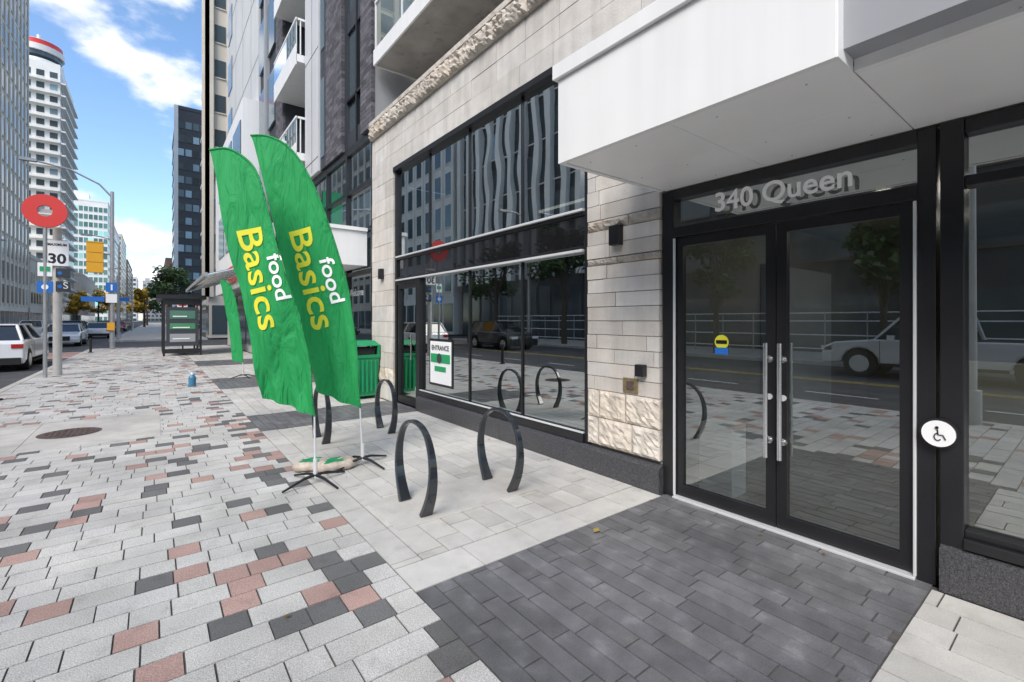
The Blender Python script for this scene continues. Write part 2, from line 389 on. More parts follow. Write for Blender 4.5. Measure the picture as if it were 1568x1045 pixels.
# canopy
b=MB()
b.box((2.33,.724,2.685),(2.37,2.46,3.29),'white'); b.box((2.37,2.42,2.685),(3.57,2.46,3.29),'white')
b.box((2.53,-5,2.685),(2.57,.716,3.29),'white'); b.box((2.335,.718,2.686),(2.53,.724,3.29),'white2')
b.box((2.30,.72,3.295),(2.5,2.49,3.40),'white'); b.box((2.50,2.3,3.296),(3.57,2.488,3.398),'white'); b.box((2.5,-5,3.294),(2.7,.72,3.397),'white')
for y0,y1 in((-5,-2.02),(-2.01,-.64),(-.63,.717)): b.box((2.575,y0,2.69),(3.598,y1-.0,2.72),'white2')
for y0,y1 in((.724,1.566),(1.569,2.415)):
    b.box((2.375,y0,2.69),(2.982,y1,2.72),'white2'); b.box((2.985,y0,2.69),(3.598,y1,2.72),'white2')
b.box((2.4,-5,2.74),(3.57,2.4,3.35),'greypanel')
for y in (.2,.9,1.35,1.9,2.3,-.8):
    for x in(2.5,3.1,3.5): b.cyl((x,y,2.69),(x,y,2.687),.006,'greypole',n=8)
b.done('entrance_canopy',B,bevel=.004)
# interiors
b=MB()
b.box((3.76,-5,-.03),(9.5,2.6,.0),'interior_floor'); b.box((9.5,-5,0),(9.6,2.6,2.8),'lobbywall'); b.box((3.76,2.5,0),(9.5,2.6,2.8),'lobbywall'); b.box((3.76,-5,2.72),(9.5,2.6,2.8),'lobbywall')
for y in(.2,1.2): 
    for x in(5.2,6.8): b.box((x,y,2.70),(x+.5,y+.10,2.715),'lamp')
b.box((7.6,-1,0),(7.9,1.2,1.05),'beige'); b.box((5.6,2.42,.3),(7.6,2.49,2.2),'greypanel')
b.box((3.95,2.0,0),(4.2,2.3,.62),'whitecol'); b.box((8.6,-.6,0),(8.7,.5,2.2),'brown')
b.box((3.76,3.3,-.03),(12,9.3,.0),'interior_floor'); b.box((12,3.3,0),(12.1,9.3,4.4),'interior'); b.box((3.9,9.3,0),(12,9.4,4.4),'interior');b.box((3.9,3.2,0),(12,3.3,4.4),'interior'); b.box((3.76,3.3,4.42),(12,9.3,4.5),'interior')
b.box((5.0,6.2,0),(5.4,6.6,4.4),'white'); b.box((8,4,0),(9.5,4.5,1.6),'whitecol'); b.box((7.5,6,0),(9.5,6.4,1.6),'whitecol')
b.box((4.6,7.1,2.8),(4.7,8.1,4.1),'green2'); b.box((4.2,4.3,3.9),(11,4.4,4.0),'white')
for x in(7.5,9.5): b.box((x,3.8,4.2),(x+.08,8.8,4.24),'lampdim')
b.done('interior',B)
# tower above podium & section C/D
b=MB()
def bw(x0,y0,z0,x1,y1,z1,k,c=(1,1,1)): b.box((x0,y0,z0),(x1,y1,z1),k,c)
bw(5.2,-5,5.6,5.4,10.15,31,'darkbrick')
for fl in range(8):
    z=5.6+2.9*fl
    for y in(-3,.2,3.4,6.6): bw(5.14,y,z+.1,5.19,y+2.7,z+2.5,'farglass'); bw(5.10,y+1.3,z+.1,5.135,y+1.36,z+2.5,'black')
    zs=z+1.35
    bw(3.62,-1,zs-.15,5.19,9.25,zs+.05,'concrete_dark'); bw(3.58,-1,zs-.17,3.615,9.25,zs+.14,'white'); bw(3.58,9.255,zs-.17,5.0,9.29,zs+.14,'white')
    bw(3.60,-1,zs+1.1,3.65,9.27,zs+1.15,'white')
    y=-1
    while y<9.3: bw(3.605,y,zs+.14,3.645,y+.03,zs+1.1,'white'); y+=1.28
    b.face([(3.625,-1,zs+.2),(3.625,-1,zs+1.08),(3.625,9.2,zs+1.08),(3.625,9.2,zs+.2)],'railglass')
bw(3.66,9.34,5.45,5.2,22.4,5.62,'black')
y=9.4
while y<22.2:
    bw(3.60,y,.0,3.70,y+.07,5.45,'black'); y+=1.6
for z in(.0,2.55,3.45,4.45,5.38): bw(3.61,9.4,z,3.69,22.3,z+.09 if z else .3,'black')
b.face([(3.66,9.4,.3),(3.66,9.4,5.4),(3.66,22.3,5.4),(3.66,22.3,.3)],'glass')
bw(3.75,9.4,0,8,22.3,.02,'interior_floor'); bw(8,9.4,0,8.1,22.3,5.4,'interior'); bw(4.2,9.4,2.7,8,22.3,2.9,'interior')
bw(4.6,11,.02,5.2,12,1.6,'beige'); bw(4.6,13,.02,5.2,15,1.4,'white')
bw(2.85,9.7,2.70,3.6,14.2,3.42,'white'); bw(2.80,9.66,3.425,3.6,14.24,3.50,'white2')
bw(2.85,15.5,2.70,3.6,19.2,3.42,'white')
b.done('tower_podium',B)
add_text('shop_lettering',B,'Welcome','whitecol',.9,lambda a,c,z:(3.65,10.95-a,2.1+c),bold=.02)
b=MB()
def brickwall(y0,y1,z0,z1,X=3.6):
    z=z0;i=0
    while z<z1:
        y=y0-(i%2)*.15
        while y<y1:
            ya=max(y,y0);yb=min(y+.3,y1)
            t=R.uniform(.6,1.5)
            if yb-ya>.01: b.box((X,ya+.004,z+.004),(X+.08,yb-.004,min(z+.1,z1)-.004),'darkbrick',(t,t,t*1.03))
            y+=.3
        z+=.1;i+=1
brickwall(11.4,12.7,5.62,14); brickwall(9.45,10.1,5.62,14); b.box((3.65,9.46,5.62),(5.2,10.1,31),'greypanel'); b.box((3.65,11.41,5.62),(5.2,12.69,31),'darkbuild')
brickwall(17.8,19.0,5.62,19); b.box((3.65,17.81,5.62),(5.2,22.4,31),'darkbuild')
b.box((3.55,13.2,5.62),(5.2,14.6,31),'lightpanel'); b.box((3.6,12.7,5.62),(5.2,13.2,31),'darkbuild')
for z in range(6,31,3): b.box((3.545,13.22,z),(3.60,14.58,z+.02),'black')
b.box((3.545,13.84,5.7),(3.60,13.86,31),'black')
for fl in range(9):
    z=5.62+2.9*fl
    b.box((3.75,10.1,z),(4.0,11.4,z+.45),'darkbuild'); b.box((3.80,10.1,z+.45),(3.86,11.4,z+2.9),'farglass'); b.box((3.72,10.7,z),(3.79,10.76,z+2.9),'black'); b.box((3.72,10.1,z+1.2),(3.79,11.4,z+1.26),'black')
    b.box((3.58,12.8,z+.3),(3.598,13.1,z+2.4),'farglass',(2,2,2))
    b.box((5.0,14.6,z),(5.1,17.8,z+2.9),'farglass')
    zb=z-.55; xb=3.32
    b.box((xb,14.65,zb+1.2),(5.1,17.75,zb+1.42),'white'); b.box((xb-.02,14.65,zb+1.1),(xb+.01,17.75,zb+1.7),'white')
    b.box((xb-.02,14.63,zb+2.42),(xb+.03,17.77,zb+2.48),'white'); b.box((xb+.01,14.63,zb+2.42),(5.1,14.67,zb+2.48),'white')
    b.face([(xb-.01,14.65,zb+1.5),(xb-.01,17.75,zb+1.5),(xb-.01,17.75,zb+2.4),(xb-.01,14.65,zb+2.4)],'railglass')
    for i in range(4): b.box((xb,14.7+i*1.0,zb+1.5),(xb+.03,14.73+i*1.0,zb+2.42),'white')
    for i in range(5): b.box((xb+.1+i*.34,14.64,zb+1.42),(xb+.13+i*.34,14.67,zb+2.42),'white')
    b.box((3.56,19.1,z+.5),(3.64,20.4,z+2.5),'farglass',(1.6,1.6,1.6)); b.box((3.56,20.9,z+.5),(3.64,22.2,z+2.5),'farglass',(1.6,1.6,1.6)); b.box((3.5,20.45,z),(3.66,20.8,z+2.9),'greypanel'); 
b.done('tower_facade',B)
b=MB(); 
b.box((3.49,2.86,2.27),(3.565,2.98,2.46),'black'); b.box((3.50,2.59,1.03),(3.565,2.68,1.14),'black')
b.box((3.49,8.7,2.35),(3.57,8.82,2.55),'black')
b.box((3.555,2.69,.86),(3.575,2.86,1.0),'brass'); b.box((3.545,2.73,.89),(3.556,2.81,.97),'rust')
b.done('wall_fittings',B,bevel=.008)
add_text('address_sign',None,'340 Queen','whitecol',.93,lambda a,c,z:(3.592-z,1.955-a,2.425+c),bold=.014,ext=.003)
b=MB(); b.cyl((3.585,.60,.90),(3.55,.60,.90),.085,'black',n=32); b.cyl((3.549,.60,.90),(3.54,.60,.90),.074,'whitecol',n=32)
def P2(y,z): return (3.536,.60-y,.90+z)
b.cyl(P2(-.005,.035),(3.532,.605,.935),.008,'black')
b.tube([P2(-.003,.025),P2(0,-.005),P2(.02,-.005),P2(.032,-.03)],.0035,'black',6)
b.tube([P2(.015*math.cos(t)-.002,-.018+.02*math.sin(t)) for t in [i*.5+1.7 for i in range(9)]],.003,'black',6)
b.done('door_push_button')
b=MB(); 
n=24; b.mesh([(3.645,1.93+.058*math.cos(t*2*math.pi/n),1.37+.058*math.sin(t*2*math.pi/n)) for t in range(n)],[tuple(range(n))[::-1]],'yellow')
b.box((3.643,1.875,1.27),(3.646,1.985,1.325),'blue'); b.box((3.642,1.885,1.355),(3.644,1.975,1.385),'black'); b.done('caution_sticker')
b=MB(); b.box((3.64,6.24,.52),(3.65,6.92,1.2),'whitecol'); b.box((3.632,6.27,.86),(3.639,6.89,1.0),'green2'); b.box((3.632,6.40,.72),(3.639,6.76,.80),'green2'); b.cyl((3.631,6.6,.93),(3.628,6.6,.93),.08,'darkbuild',n=20); b.box((3.645,6.2,.48),(3.652,6.96,1.24),'black')
pp=b.done('entrance_poster'); add_text('poster_text',pp,'ENTRANCE','darkbuild',.56,lambda a,c,z:(3.634,6.86-a,1.06+c),bold=.02)
# ------------------------------------------------------------------ neighbouring buildings
def tower(name,x0,x1,y0,y1,h,wall,glass,fh,bay,faces,ww=.6,wh=.55,band=0,fin=0,bandk=None,z0=3.5,roof=True,wvar=.3,finw=.25,ground=True,lightp=.06,pent=True):
    b=MB(); b.box((x0,y0,0),(x1,y1,h),wall)
    for fc in faces:
        if fc[0]=='Y':
            yy=y0; s=-1; L0,L1=x0,x1; P=lambda t,z,o: (t,yy-o,z)
        elif fc=='+X': L0,L1=y0,y1; P=lambda t,z,o:(x1+o,t,z)
        else: L0,L1=y0,y1; P=lambda t,z,o:(x0-o,t,z)
        nb=max(1,int((L1-L0)/bay)); bw_=(L1-L0)/nb; nf=int((h-z0-.5)/fh)
        def bx(t0,t1,za,zb,o0,o1,k,c=(1,1,1)): b.box(P(t0,za,o0),P(t1,zb,o1),k,c)
        for i in range(nf):
            zz=z0+i*fh
            for j in range(nb):
                t=L0+j*bw_+bw_*(1-ww)/2; q=R.uniform(1-wvar,1+wvar)*(4 if R.random()<lightp else 1)
                bx(t,t+bw_*ww,zz+fh*(1-wh)*.6,zz+fh*((1-wh)*.6+wh),-.02,.03,glass,(q,q,q))
                bx(t-.0,t+bw_*ww,zz+fh*(1-wh)*.6-.1,zz+fh*(1-wh)*.6-.01,-.01,.10,bandk or wall)
            if band: bx(L0,L1,zz-.15,zz+.2,-.01,band,bandk or wall)
        if fin:
            for j in range(nb+1):
                t=L0+j*bw_; bx(t-finw/2,t+finw/2,z0,h,-.01,fin,bandk or wall)
        if ground:
            for j in range(nb): bx(L0+j*bw_+.2,L0+(j+1)*bw_-.2,.3,z0-.7,-.02,.04,glass)
    if roof:
        b.box((x0-.1,y0-.1,h+.005),(x1+.1,y1+.1,h+.7),wall)
        if pent: b.box((x0+2,y0+2,h+.7),(x0+min(6,x1-x0-1),y0+min(8,y1-y0-1),h+3.5),wall)
    return b.done(name)
b=MB(); W=empty('white_panel_building')
b.box((3.62,22.5,0),(16,33.4,3.0),'greybuild'); b.box((3.0,22.5,3.0),(16,33.4,11),'white'); b.box((3.6,22.6,11),(16,33.4,60),'lightpanel')
for z in range(13,60,3): b.box((3.59,22.62,z),(3.7,33.38,z+.05),'greypanel')
for y in(24.5,27,29.5,32): b.box((3.59,y,11.1),(3.7,y+.05,60),'greypanel')
for z in range(12,60,3): b.box((3.56,31.0,z),(3.65,32.6,z+1.8),'farglass'); b.box((6,22.56,z),(9,22.62,z+1.6),'farglass')
for y in(23,26,29): b.box((3.56,y,.4),(3.66,y+2.6,2.8),'farglass'); b.box((2.96,y,5),(3.05,y+2.4,7.2),'farglass'); b.box((2.96,y,8.2),(3.05,y+2.4,10.2),'farglass')
b.box((2.93,22.8,3.3),(3.02,27,4.1),'red'); b.done('building_body',W)
b=MB(); # glazed ribbed canopy
for i in range(15):
    y=18.6+i*.8; b.cyl((1.4,y,3.05),(3.6,y,3.75),.035,'steel')
b.mesh([(1.4,18.6,3.1),(3.6,18.6,3.8),(3.6,29.8,3.8),(1.4,29.8,3.1)],[(0,1,2,3)],'railglass'); b.box((1.34,18.5,3.0),(1.44,29.9,3.14),'greypole')
for i in range(1,8): x=1.4+i*.28; b.box((x,18.6,3.03+(x-1.4)*.318),(x+.03,29.8,3.07+(x-1.4)*.318),'greypole')
b.done('glass_canopy')
tower('beige_tower',3.75,20,47,50,75,'beige','farglass',3,1.6,['Y','-X'],ww=.5,wh=.5,fin=.3,finw=.6)
tower('grey_tower',5,20,54,72,30,'whitebuild','farglass',3,2,['Y','-X'],band=.2)
tower('dark_tower',3.9,20,120,150,46,'darkbuild','farglass',2.9,1.3,['Y','-X'],ww=.8,wh=.5,wvar=.6,lightp=.45,pent=False)
b=MB(); b.box((3.4,119.7,0),(4.1,121,46.6),'whitebuild'); b.done('dark_tower_corner_pier')
tower('brown_block',3.8,16,165,200,17,'brown','farglass',3,2,['Y','-X'])
tower('brick_block',3.6,16,215,300,24,'brown','farglass',3,2.5,['Y','-X'])
# left side
tower('grey_office_tower',-45,-16.5,60,110,80,'beige','farglass',3.3,2.5,['+X','Y'],ww=.66,wh=.78,fin=.12,finw=.6,bandk='beige')
t=tower('white_apartment_tower',-26,-17.2,150,173,61,'whitebuild','farglass',2.8,2.2,['Y','+X'],ww=.6,wh=.5,band=.9,roof=False,bandk='whitebuild')
b=MB(); n=20
for z,r,k in((61,4.4,'whitebuild'),(63.2,4.0,'farglass'),(64.2,4.5,'whitebuild'),(65.4,4.2,'red'),(66,3,'whitebuild'),(68,.3,'whitebuild')): b.cyl((-21.6,156,z),(-21.6,156,z+1.3),r,k,n=24)
b.done('tower_rooftop_drum',t)
tower('glass_office_tower',-27,-15,255,290,50,'whitebuild','greenglass',3.2,1.4,['Y','+X'],ww=.8,wh=.62)
tower('slab_office_block',-30,-15.5,300,350,48,'whitebuild','farglass',3.2,2,['Y','+X'],ww=.7,wh=.5)
tower('stone_block',-30,-16,176,215,14,'beige','farglass',3.4,2.4,['Y','+X'])
tower('brick_apartments',-30,-15,360,420,52,'beige','farglass',3,2,['Y','+X'])
tower('red_brick_block',-30,-14.6,430,520,44,'brown','farglass',3,2,['Y','+X'])
tower('distant_tower',-9,8,620,660,42,'greybuild','farglass',4,3,['Y'])
tower('distant_block',-34,-12,540,600,40,'whitebuild','farglass',4,3,['Y','+X'])
tower('low_stone_block',-30,-16.5,112,148,12,'beige','farglass',3.4,2.4,['Y','+X'])
# opposite side (seen in the reflections)
tower('finned_office_building',-40,-18,24,41,26,'darkbuild','farglass',3.6,1.7,['+X'],ww=.9,wh=.7,fin=.5,finw=.6,bandk='whitebuild',z0=5,pent=False)
tower('white_office_building',-40,-17.5,42,58,30,'whitebuild','farglass',3.4,2.2,['+X'],ww=.5,wh=.7,fin=.2,finw=.3,z0=4,pent=False)
tower('dark_parking_building',-40,-18.5,-40,22.5,13,'darkbuild','farglass',3.2,4,['+X'],ww=.9,wh=.5,bandk='brown',pent=False)
b=MB()
for i in range(30): b.cyl((-15.5,-12+i*1.5,0),(-15.5,-12+i*1.5,1.9),.03,'greypole',n=6)
for z in(.3,.9,1.5,1.85): b.cyl((-15.5,-12,z),(-15.5,31.5,z),.025,'whitecol',n=6)
b.done('construction_fence')
# ------------------------------------------------------------------ trees
def tree(name,x,y,h,r,k,n=1600,seed=1,ls=.16):
    q=random.Random(seed); b=MB(); th=h*.38
    b.tube([(x,y,0),(x+.05,y,th*.5),(x-.03,y+.03,th),(x+.05,y,h*.7)],[h*.025,h*.02,h*.017,h*.007],'bark',8)
    cl=[]
    for i in range(11):
        a=q.uniform(0,6.28); rr=q.uniform(.35,1)*r; zz=h*.40+q.random()*h*.52; rr*=1-.55*max(0,(zz-h*.6)/(h*.4))
        c=Vector((x+rr*math.cos(a),y+rr*math.sin(a),zz)); s0=Vector((x,y,th*q.uniform(.7,1.5)))
        b.tube([s0,(s0+c)/2+Vector((0,0,.15)),c],[h*.009,h*.006,h*.002],'bark',5); cl.append((c,r*q.uniform(.28,.5)))
    cl.append((Vector((x,y,h*.75)),r*.55))
    for i in range(n):
        c,cr=q.choice(cl); v=Vector((q.gauss(0,1),q.gauss(0,1),q.gauss(0,.8))); v=v.normalized()*cr*q.random()**.45; p=c+v
        a=Vector((q.uniform(-1,1),q.uniform(-1,1),q.uniform(-.6,.6))).normalized()*ls*q.uniform(.6,1.3); bb=a.orthogonal().normalized()*ls*.7
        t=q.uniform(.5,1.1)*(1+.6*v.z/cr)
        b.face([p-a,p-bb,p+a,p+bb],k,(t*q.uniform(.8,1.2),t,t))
    return b.done(name)
tree('street_tree',1.6,75,9,2.6,'leaf_green',1500,3,.22); tree('street_tree',1.2,92,8,2.4,'leaf_green',1000,4,.24)
tree('street_tree',-13.6,5,6,1.7,'leaf_green',1300,5); tree('street_tree',-13.6,11.3,6.5,1.8,'leaf_green',1300,6); tree('street_tree',-13.6,21.5,8,2.4,'leaf_green',1800,7); tree('street_tree',-13.6,29,8,2.4,'leaf_green',1500,8)
for i,(x,y,h) in enumerate(((-1.6,130,9),(-13.4,190,11),(-13.4,235,13),(-13.5,290,15),(-13.4,140,8),(-1.4,160,10))): tree('autumn_tree',x,y,h,h*.28,'leaf_yellow',900,20+i,.35)
# ------------------------------------------------------------------ vehicles
def car(name,loc,rz,paint,kind='suv',L=4.6,W=1.85,Hh=1.62):
    E=empty(name,loc,rz); w=W/2; wr=.35; base=.24
    fx,rx=L/2-.9,-L/2+.9
    if kind=='suv': belt=1.02; hood=1.0; top=Hh; cab=[(-L/2+.12,L/2-1.05),(-L/2+.45,L/2-1.95)]
    elif kind=='sedan': belt=.92; hood=.88; top=1.43; cab=[(-L/2+.45,L/2-1.15),(-L/2+1.15,L/2-2.0)]
    else: belt=1.12; hood=1.12; top=1.88; cab=[(-.55,L/2-1.35),(-.35,L/2-2.0)]; fx=L/2-1.0; rx=-L/2+1.15; wr=.40; base=.36
    def arch(cx): return [(cx+math.cos(t)*(wr+.06),wr+math.sin(t)*(wr+.06)) for t in [math.pi*i/8 for i in range(9)]]
    pr=[(L/2-.05,base)]+[p for p in arch(fx) if p[1]>=base]+[p for p in arch(rx) if p[1]>=base]
    pr+=[(-L/2+.05,base),(-L/2,base+.2),(-L/2+.02,belt-.12),(-L/2+.1,belt)]
    pr+=[(cab[0][1],belt+.0),(L/2-.35,hood-.10),(L/2-.06,hood-.26),(L/2,base+.25)]
    bm=bmesh.new()
    a=[bm.verts.new((p[0],-w,p[1])) for p in pr]; c=[bm.verts.new((p[0],w,p[1])) for p in pr]
    bm.faces.new(a); bm.faces.new(c[::-1]); n=len(pr)
    for i in range(n): bm.faces.new((a[(i+1)%n],a[i],c[i],c[(i+1)%n]))
    bmesh.ops.recalc_face_normals(bm,faces=bm.faces); me=bpy.data.meshes.new('body'); bm.to_mesh(me); bm.free(); me.materials.append(M[paint])
    o=bpy.data.objects.new('body',me); COL.objects.link(o); o.parent=E
    md=o.modifiers.new('b','BEVEL'); md.width=.06; md.segments=3; md.limit_method='ANGLE'; md.angle_limit=.6
    b=MB(); (x0,x1),(t0,t1)=cab; wi=w-.06; wt=w-.24
    vs=[(x0,-wi,belt-.02),(x1,-wi,belt-.02),(x1,wi,belt-.02),(x0,wi,belt-.02),(t0,-wt,top-.06),(t1,-wt,top-.06),(t1,wt,top-.06),(t0,wt,top-.06)]
    b.mesh(vs,[(4,5,6,7),(0,1,5,4),(1,2,6,5),(2,3,7,6),(3,0,4,7)],'carglass'); b.done('windows',E)
    b=MB(); b.box((t0-.05,-wt-.02,top-.06),(t1+.04,wt+.02,top),paint); b.done('roof',E,bevel=.03)
    b=MB()
    for s in(-1,1):
        for (xa,xb,r) in((x0,t0,.045),(x1,t1,.035),((x0+x1)/2-.1,(t0+t1)/2-.05,.035)):
            b.tube([(xa,s*(wi),belt-.02),(xb,s*(wt),top-.04)],r,paint,6)
        b.box((x1-.5,s*(w+.02),belt+.0),(x1-.35,s*(w+.18),belt+.13),paint)
        for xd in((x0+x1)/2-.15,x1-.15): b.box((xd,s*(w+.001),base+.1),(xd+.012,s*(w+.004),belt-.04),'rubber')
        b.box((x0+.9,s*(w+.0),belt-.15),(x0+1.05,s*(w+.015),belt-.12),'silver')
        b.box((rx+wr+.1,s*(w+.002),base+.0),(fx-wr-.1,s*(w+.012),base+.08),'rubber')
        b.box((-L/2-.01,s*(w-.02),belt-.26),(-L/2+.2,s*(w-.30),belt-.12),'taillight'); b.box((L/2-.3,s*(w-.0),hood-.36),(L/2-.02,s*(w-.4),hood-.22),'headlight')
    b.box((-L/2-.03,-w+.08,base+.0),(-L/2+.1,w-.08,base+.22),'rubber'); b.box((-L/2-.015,-.26,belt-.36),(-L/2+.05,.26,belt-.22),'whitecol'); b.box((L/2-.1,-w+.45,base+.15),(L/2+.01,w-.45,base+.42),'rubber')
    if kind=='pickup': b.box((-L/2+.12,-w+.1,belt-.0),(-.6,w-.1,belt+.012),'rubber')
    b.done('trim',E)
    b=MB()
    for cx in(fx,rx):
        for s in(-1,1):
            b.cyl((cx,s*(w-.22),wr),(cx,s*(w-.0),wr),wr,'rubber',n=24); b.cyl((cx,s*(w-.0),wr),(cx,s*(w+.01),wr),wr*.62,'silver',n=20); b.cyl((cx,s*(w-.3),wr),(cx,s*(w-.23),wr),wr+.05,'rubber',n=20)
            for j in range(5):
                t=j*1.2566; b.box((-.02,0.0,.05),(.02,.02,wr*.55),'rubber',T=Matrix.Translation((cx,s*(w+.005),wr))@Matrix.Rotation(t+.6,4,'Y'))
    b.done('wheels',E); return E
hp=math.pi/2
car('parked_suv',(-4.25,23.9,-.136),hp,'cwhite','suv',4.5,1.85,1.55)
car('parked_car',(-4.6,42,-.136),-hp,'csilver','sedan'); car('parked_suv',(-5.2,50,-.136),-hp,'cblack','suv'); car('parked_car',(-4.0,58,-.136),hp,'cwhite','sedan')
car('parked_car',(-9.5,52,-.136),-hp,'cblack','sedan'); car('parked_car',(-9.3,64,-.136),-hp,'cwhite','suv'); car('parked_car',(-4.3,72,-.136),hp,'cblack','suv')
car('parked_car',(-4.2,92,-.136),hp,'cred','sedan'); car('parked_car',(-9.5,84,-.136),-hp,'csilver','suv'); car('parked_car',(-9.4,105,-.136),-hp,'cwhite','sedan'); car('parked_car',(-4.0,115,-.136),hp,'cblack','suv')
car('pickup_truck',(-10.2,2.7,-.136),hp,'csilver','pickup',5.7,1.98)
car('parked_suv',(-8.9,22,-.136),-hp,'cblack','suv')
# ------------------------------------------------------------------ bike racks
def rack(x,y):
    prof=[(-.19,0),(-.225,.06),(-.275,.16),(-.305,.27),(-.31,.38),(-.285,.50),(-.225,.61),(-.13,.68),(0,.705)]
    prof=prof+[(-a,c) for a,c in prof[:-1][::-1]]
    pts=[]
    for i in range(len(prof)-1):
        p0=prof[max(i-1,0)];p1=prof[i];p2=prof[i+1];p3=prof[min(i+2,len(prof)-1)]
        for s in(0,.25,.5,.75):
            f=lambda a,b_,c,d:.5*(2*b_+(c-a)*s+(2*a-5*b_+4*c-d)*s*s+(3*b_-a-3*c+d)*s**3)
            pts.append((f(p0[0],p1[0],p2[0],p3[0]),f(p0[1],p1[1],p2[1],p3[1])))
    pts.append(prof[-1]); vs=[];fs=[];n=len(pts)
    for i,(a,c) in enumerate(pts):
        d=Vector((pts[min(i+1,n-1)][0]-pts[max(i-1,0)][0],pts[min(i+1,n-1)][1]-pts[max(i-1,0)][1])).normalized(); nn=Vector((-d.y,d.x))
        t=abs(i/(n-1)-.5)*2; hw=.022+.030*t**1.5; th=.013+.008*t
        for sx,sn in((-1,-1),(1,-1),(1,1),(-1,1)): vs.append((x+sx*hw,y+a+nn.x*th*sn,c+nn.y*th*sn+.006))
    for i in range(n-1):
        for j in range(4): fs.append((i*4+j,i*4+(j+1)%4,i*4+4+(j+1)%4,i*4+4+j))
    fs+=[(3,2,1,0),tuple(n*4-4+k for k in range(4))]
    b=MB(); b.mesh(vs,fs,'blackgloss')
    o=b.done('bike_rack',bevel=.006,seg=2)
for x in(1.70,2.56):
    rack(x,3.5); rack(x,6.18)
# ------------------------------------------------------------------ feather flags
def flagmat():
    m=bpy.data.materials.new('green_flag_fabric'); t=nt(m); N=t.nodes;L=t.links; b=N['Principled BSDF']; o=N['Material Output']
    b.inputs['Base Color'].default_value=(.02,.36,.10,1); b.inputs['Roughness'].default_value=.7
    tr=N.new('ShaderNodeBsdfTranslucent'); tr.inputs[0].default_value=(.03,.45,.12,1); mx=N.new('ShaderNodeMixShader'); mx.inputs[0].default_value=.25
    L.new(b.outputs[0],mx.inputs[1]);L.new(tr.outputs[0],mx.inputs[2]);L.new(mx.outputs[0],o.inputs[0])
    tc=N.new('ShaderNodeTexCoord'); n=N.new('ShaderNodeTexNoise'); n.inputs['Scale'].default_value=4; n.inputs['Detail'].default_value=3; n.inputs['Distortion'].default_value=1.5
    mp=N.new('ShaderNodeMapping'); mp.inputs['Scale'].default_value=(2,2,.5); L.new(tc.outputs['Object'],mp.inputs[0]); L.new(mp.outputs[0],n.inputs['Vector'])
    bp=N.new('ShaderNodeBump'); bp.inputs['Strength'].default_value=.8; bp.inputs['Distance'].default_value=.07; L.new(n.outputs['Fac'],bp.inputs['Height']); L.new(bp.outputs[0],b.inputs['Normal']); L.new(bp.outputs[0],tr.inputs['Normal'])
    return m
M['flag']=flagmat()
def cat(pts,t):
    n=len(pts)-1; x=t*n; i=min(int(x),n-1); s=x-i
    p0=pts[max(i-1,0)];p1=pts[i];p2=pts[i+1];p3=pts[min(i+2,n)]
    return tuple(.5*(2*p1[k]+(p2[k]-p0[k])*s+(2*p0[k]-5*p1[k]+4*p2[k]-p3[k])*s*s+(3*p1[k]-p0[k]-3*p2[k]+p3[k])*s**3) for k in(0,1))
def flag(name,base,d,foot,right,left,texts,ph):
    E=empty(name); bx,by=base; s=d/709; u0,v0=foot
    def W(u,v,off=0):
        p=Vector((bx,by,0))+RT*((u-u0)*s); z=(v0-v)*s
        f=max(0,min(1,(v-210)/420)); g=max(0,(f-.6)/.4)
        rip=.03*math.sin((u-u0)*.055+(v*.018)+ph)*(0.3+.9*f)+.05*math.sin(v*.012+ph)+.028*g*math.sin((u-u0-(v-v0)*.18)*.21+ph)+.014*f*math.sin((u-u0)*.12+v*.05+ph)
        p+= F*(rip-off); return (p.x,p.y,z)
    b=MB(); n=90;m=30; vs=[];fs=[]
    for i in range(n+1):
        t=i/n; r=cat(right,t); l=cat(left,t)
        for j in range(m+1):
            q=j/m; vs.append(W(l[0]+(r[0]-l[0])*q,l[1]+(r[1]-l[1])*q))
    for i in range(n):
        for j in range(m): a=i*(m+1)+j; fs.append((a,a+1,a+m+2,a+m+1))
    b.mesh(vs,fs,'flag',smooth=True); o=b.done('banner',E)
    b=MB(); b.tube([W(*cat(right,i/60)) for i in range(61)],.011,'flag',8); b.done('sleeve',E)
    b=MB(); e=right[-1]; Pf=Vector((bx,by,.05))
    top=Vector(W(*e)); b.tube([top,top.lerp(Pf,.5),Pf],[.008,.011,.014],'silver',8)
    b.cyl(Pf,Pf+Vector((0,0,.18)),.02,'silver'); b.done('pole',E)
    b=MB()
    for k in range(4):
        a=.35+k*hp; c=Vector((math.cos(a),math.sin(a),0)); b.tube([Pf+Vector((0,0,.03)),Pf+c*.12+Vector((0,0,.02)),Pf+c*.33+Vector((0,0,-.035))],[.016,.014,.010],'black',6)
    b.done('cross_base',E)
    for s_,k,p0,ln,e1,e2,bo,sx in texts:
        add_text('lettering',E,s_,k,ln,lambda a,c,z:W(p0[0]+e1[0]*a+e2[0]*c*sx,p0[1]+e1[1]*a+e2[1]*c*sx,.009),bold=bo,subdiv=2)
e1=(.225,.974);e2=(.974,-.225)
flag('feather_flag',(1.215,4.62),4.396,(483,740),
 [(318,228),(345,226),(372,240),(394,266),(412,325),(432,390),(452,460),(468,530),(478,590),(481,638)],
 [(318,228),(322,240),(328,262),(338,300),(348,350),(362,415),(376,470),(386,530),(393,580),(398,612)],
 [('Basics','yellow',(368,356),155,e1,e2,.012,.76),('food','whitecol',(414,393),70,e1,e2,.016,.80)],0)
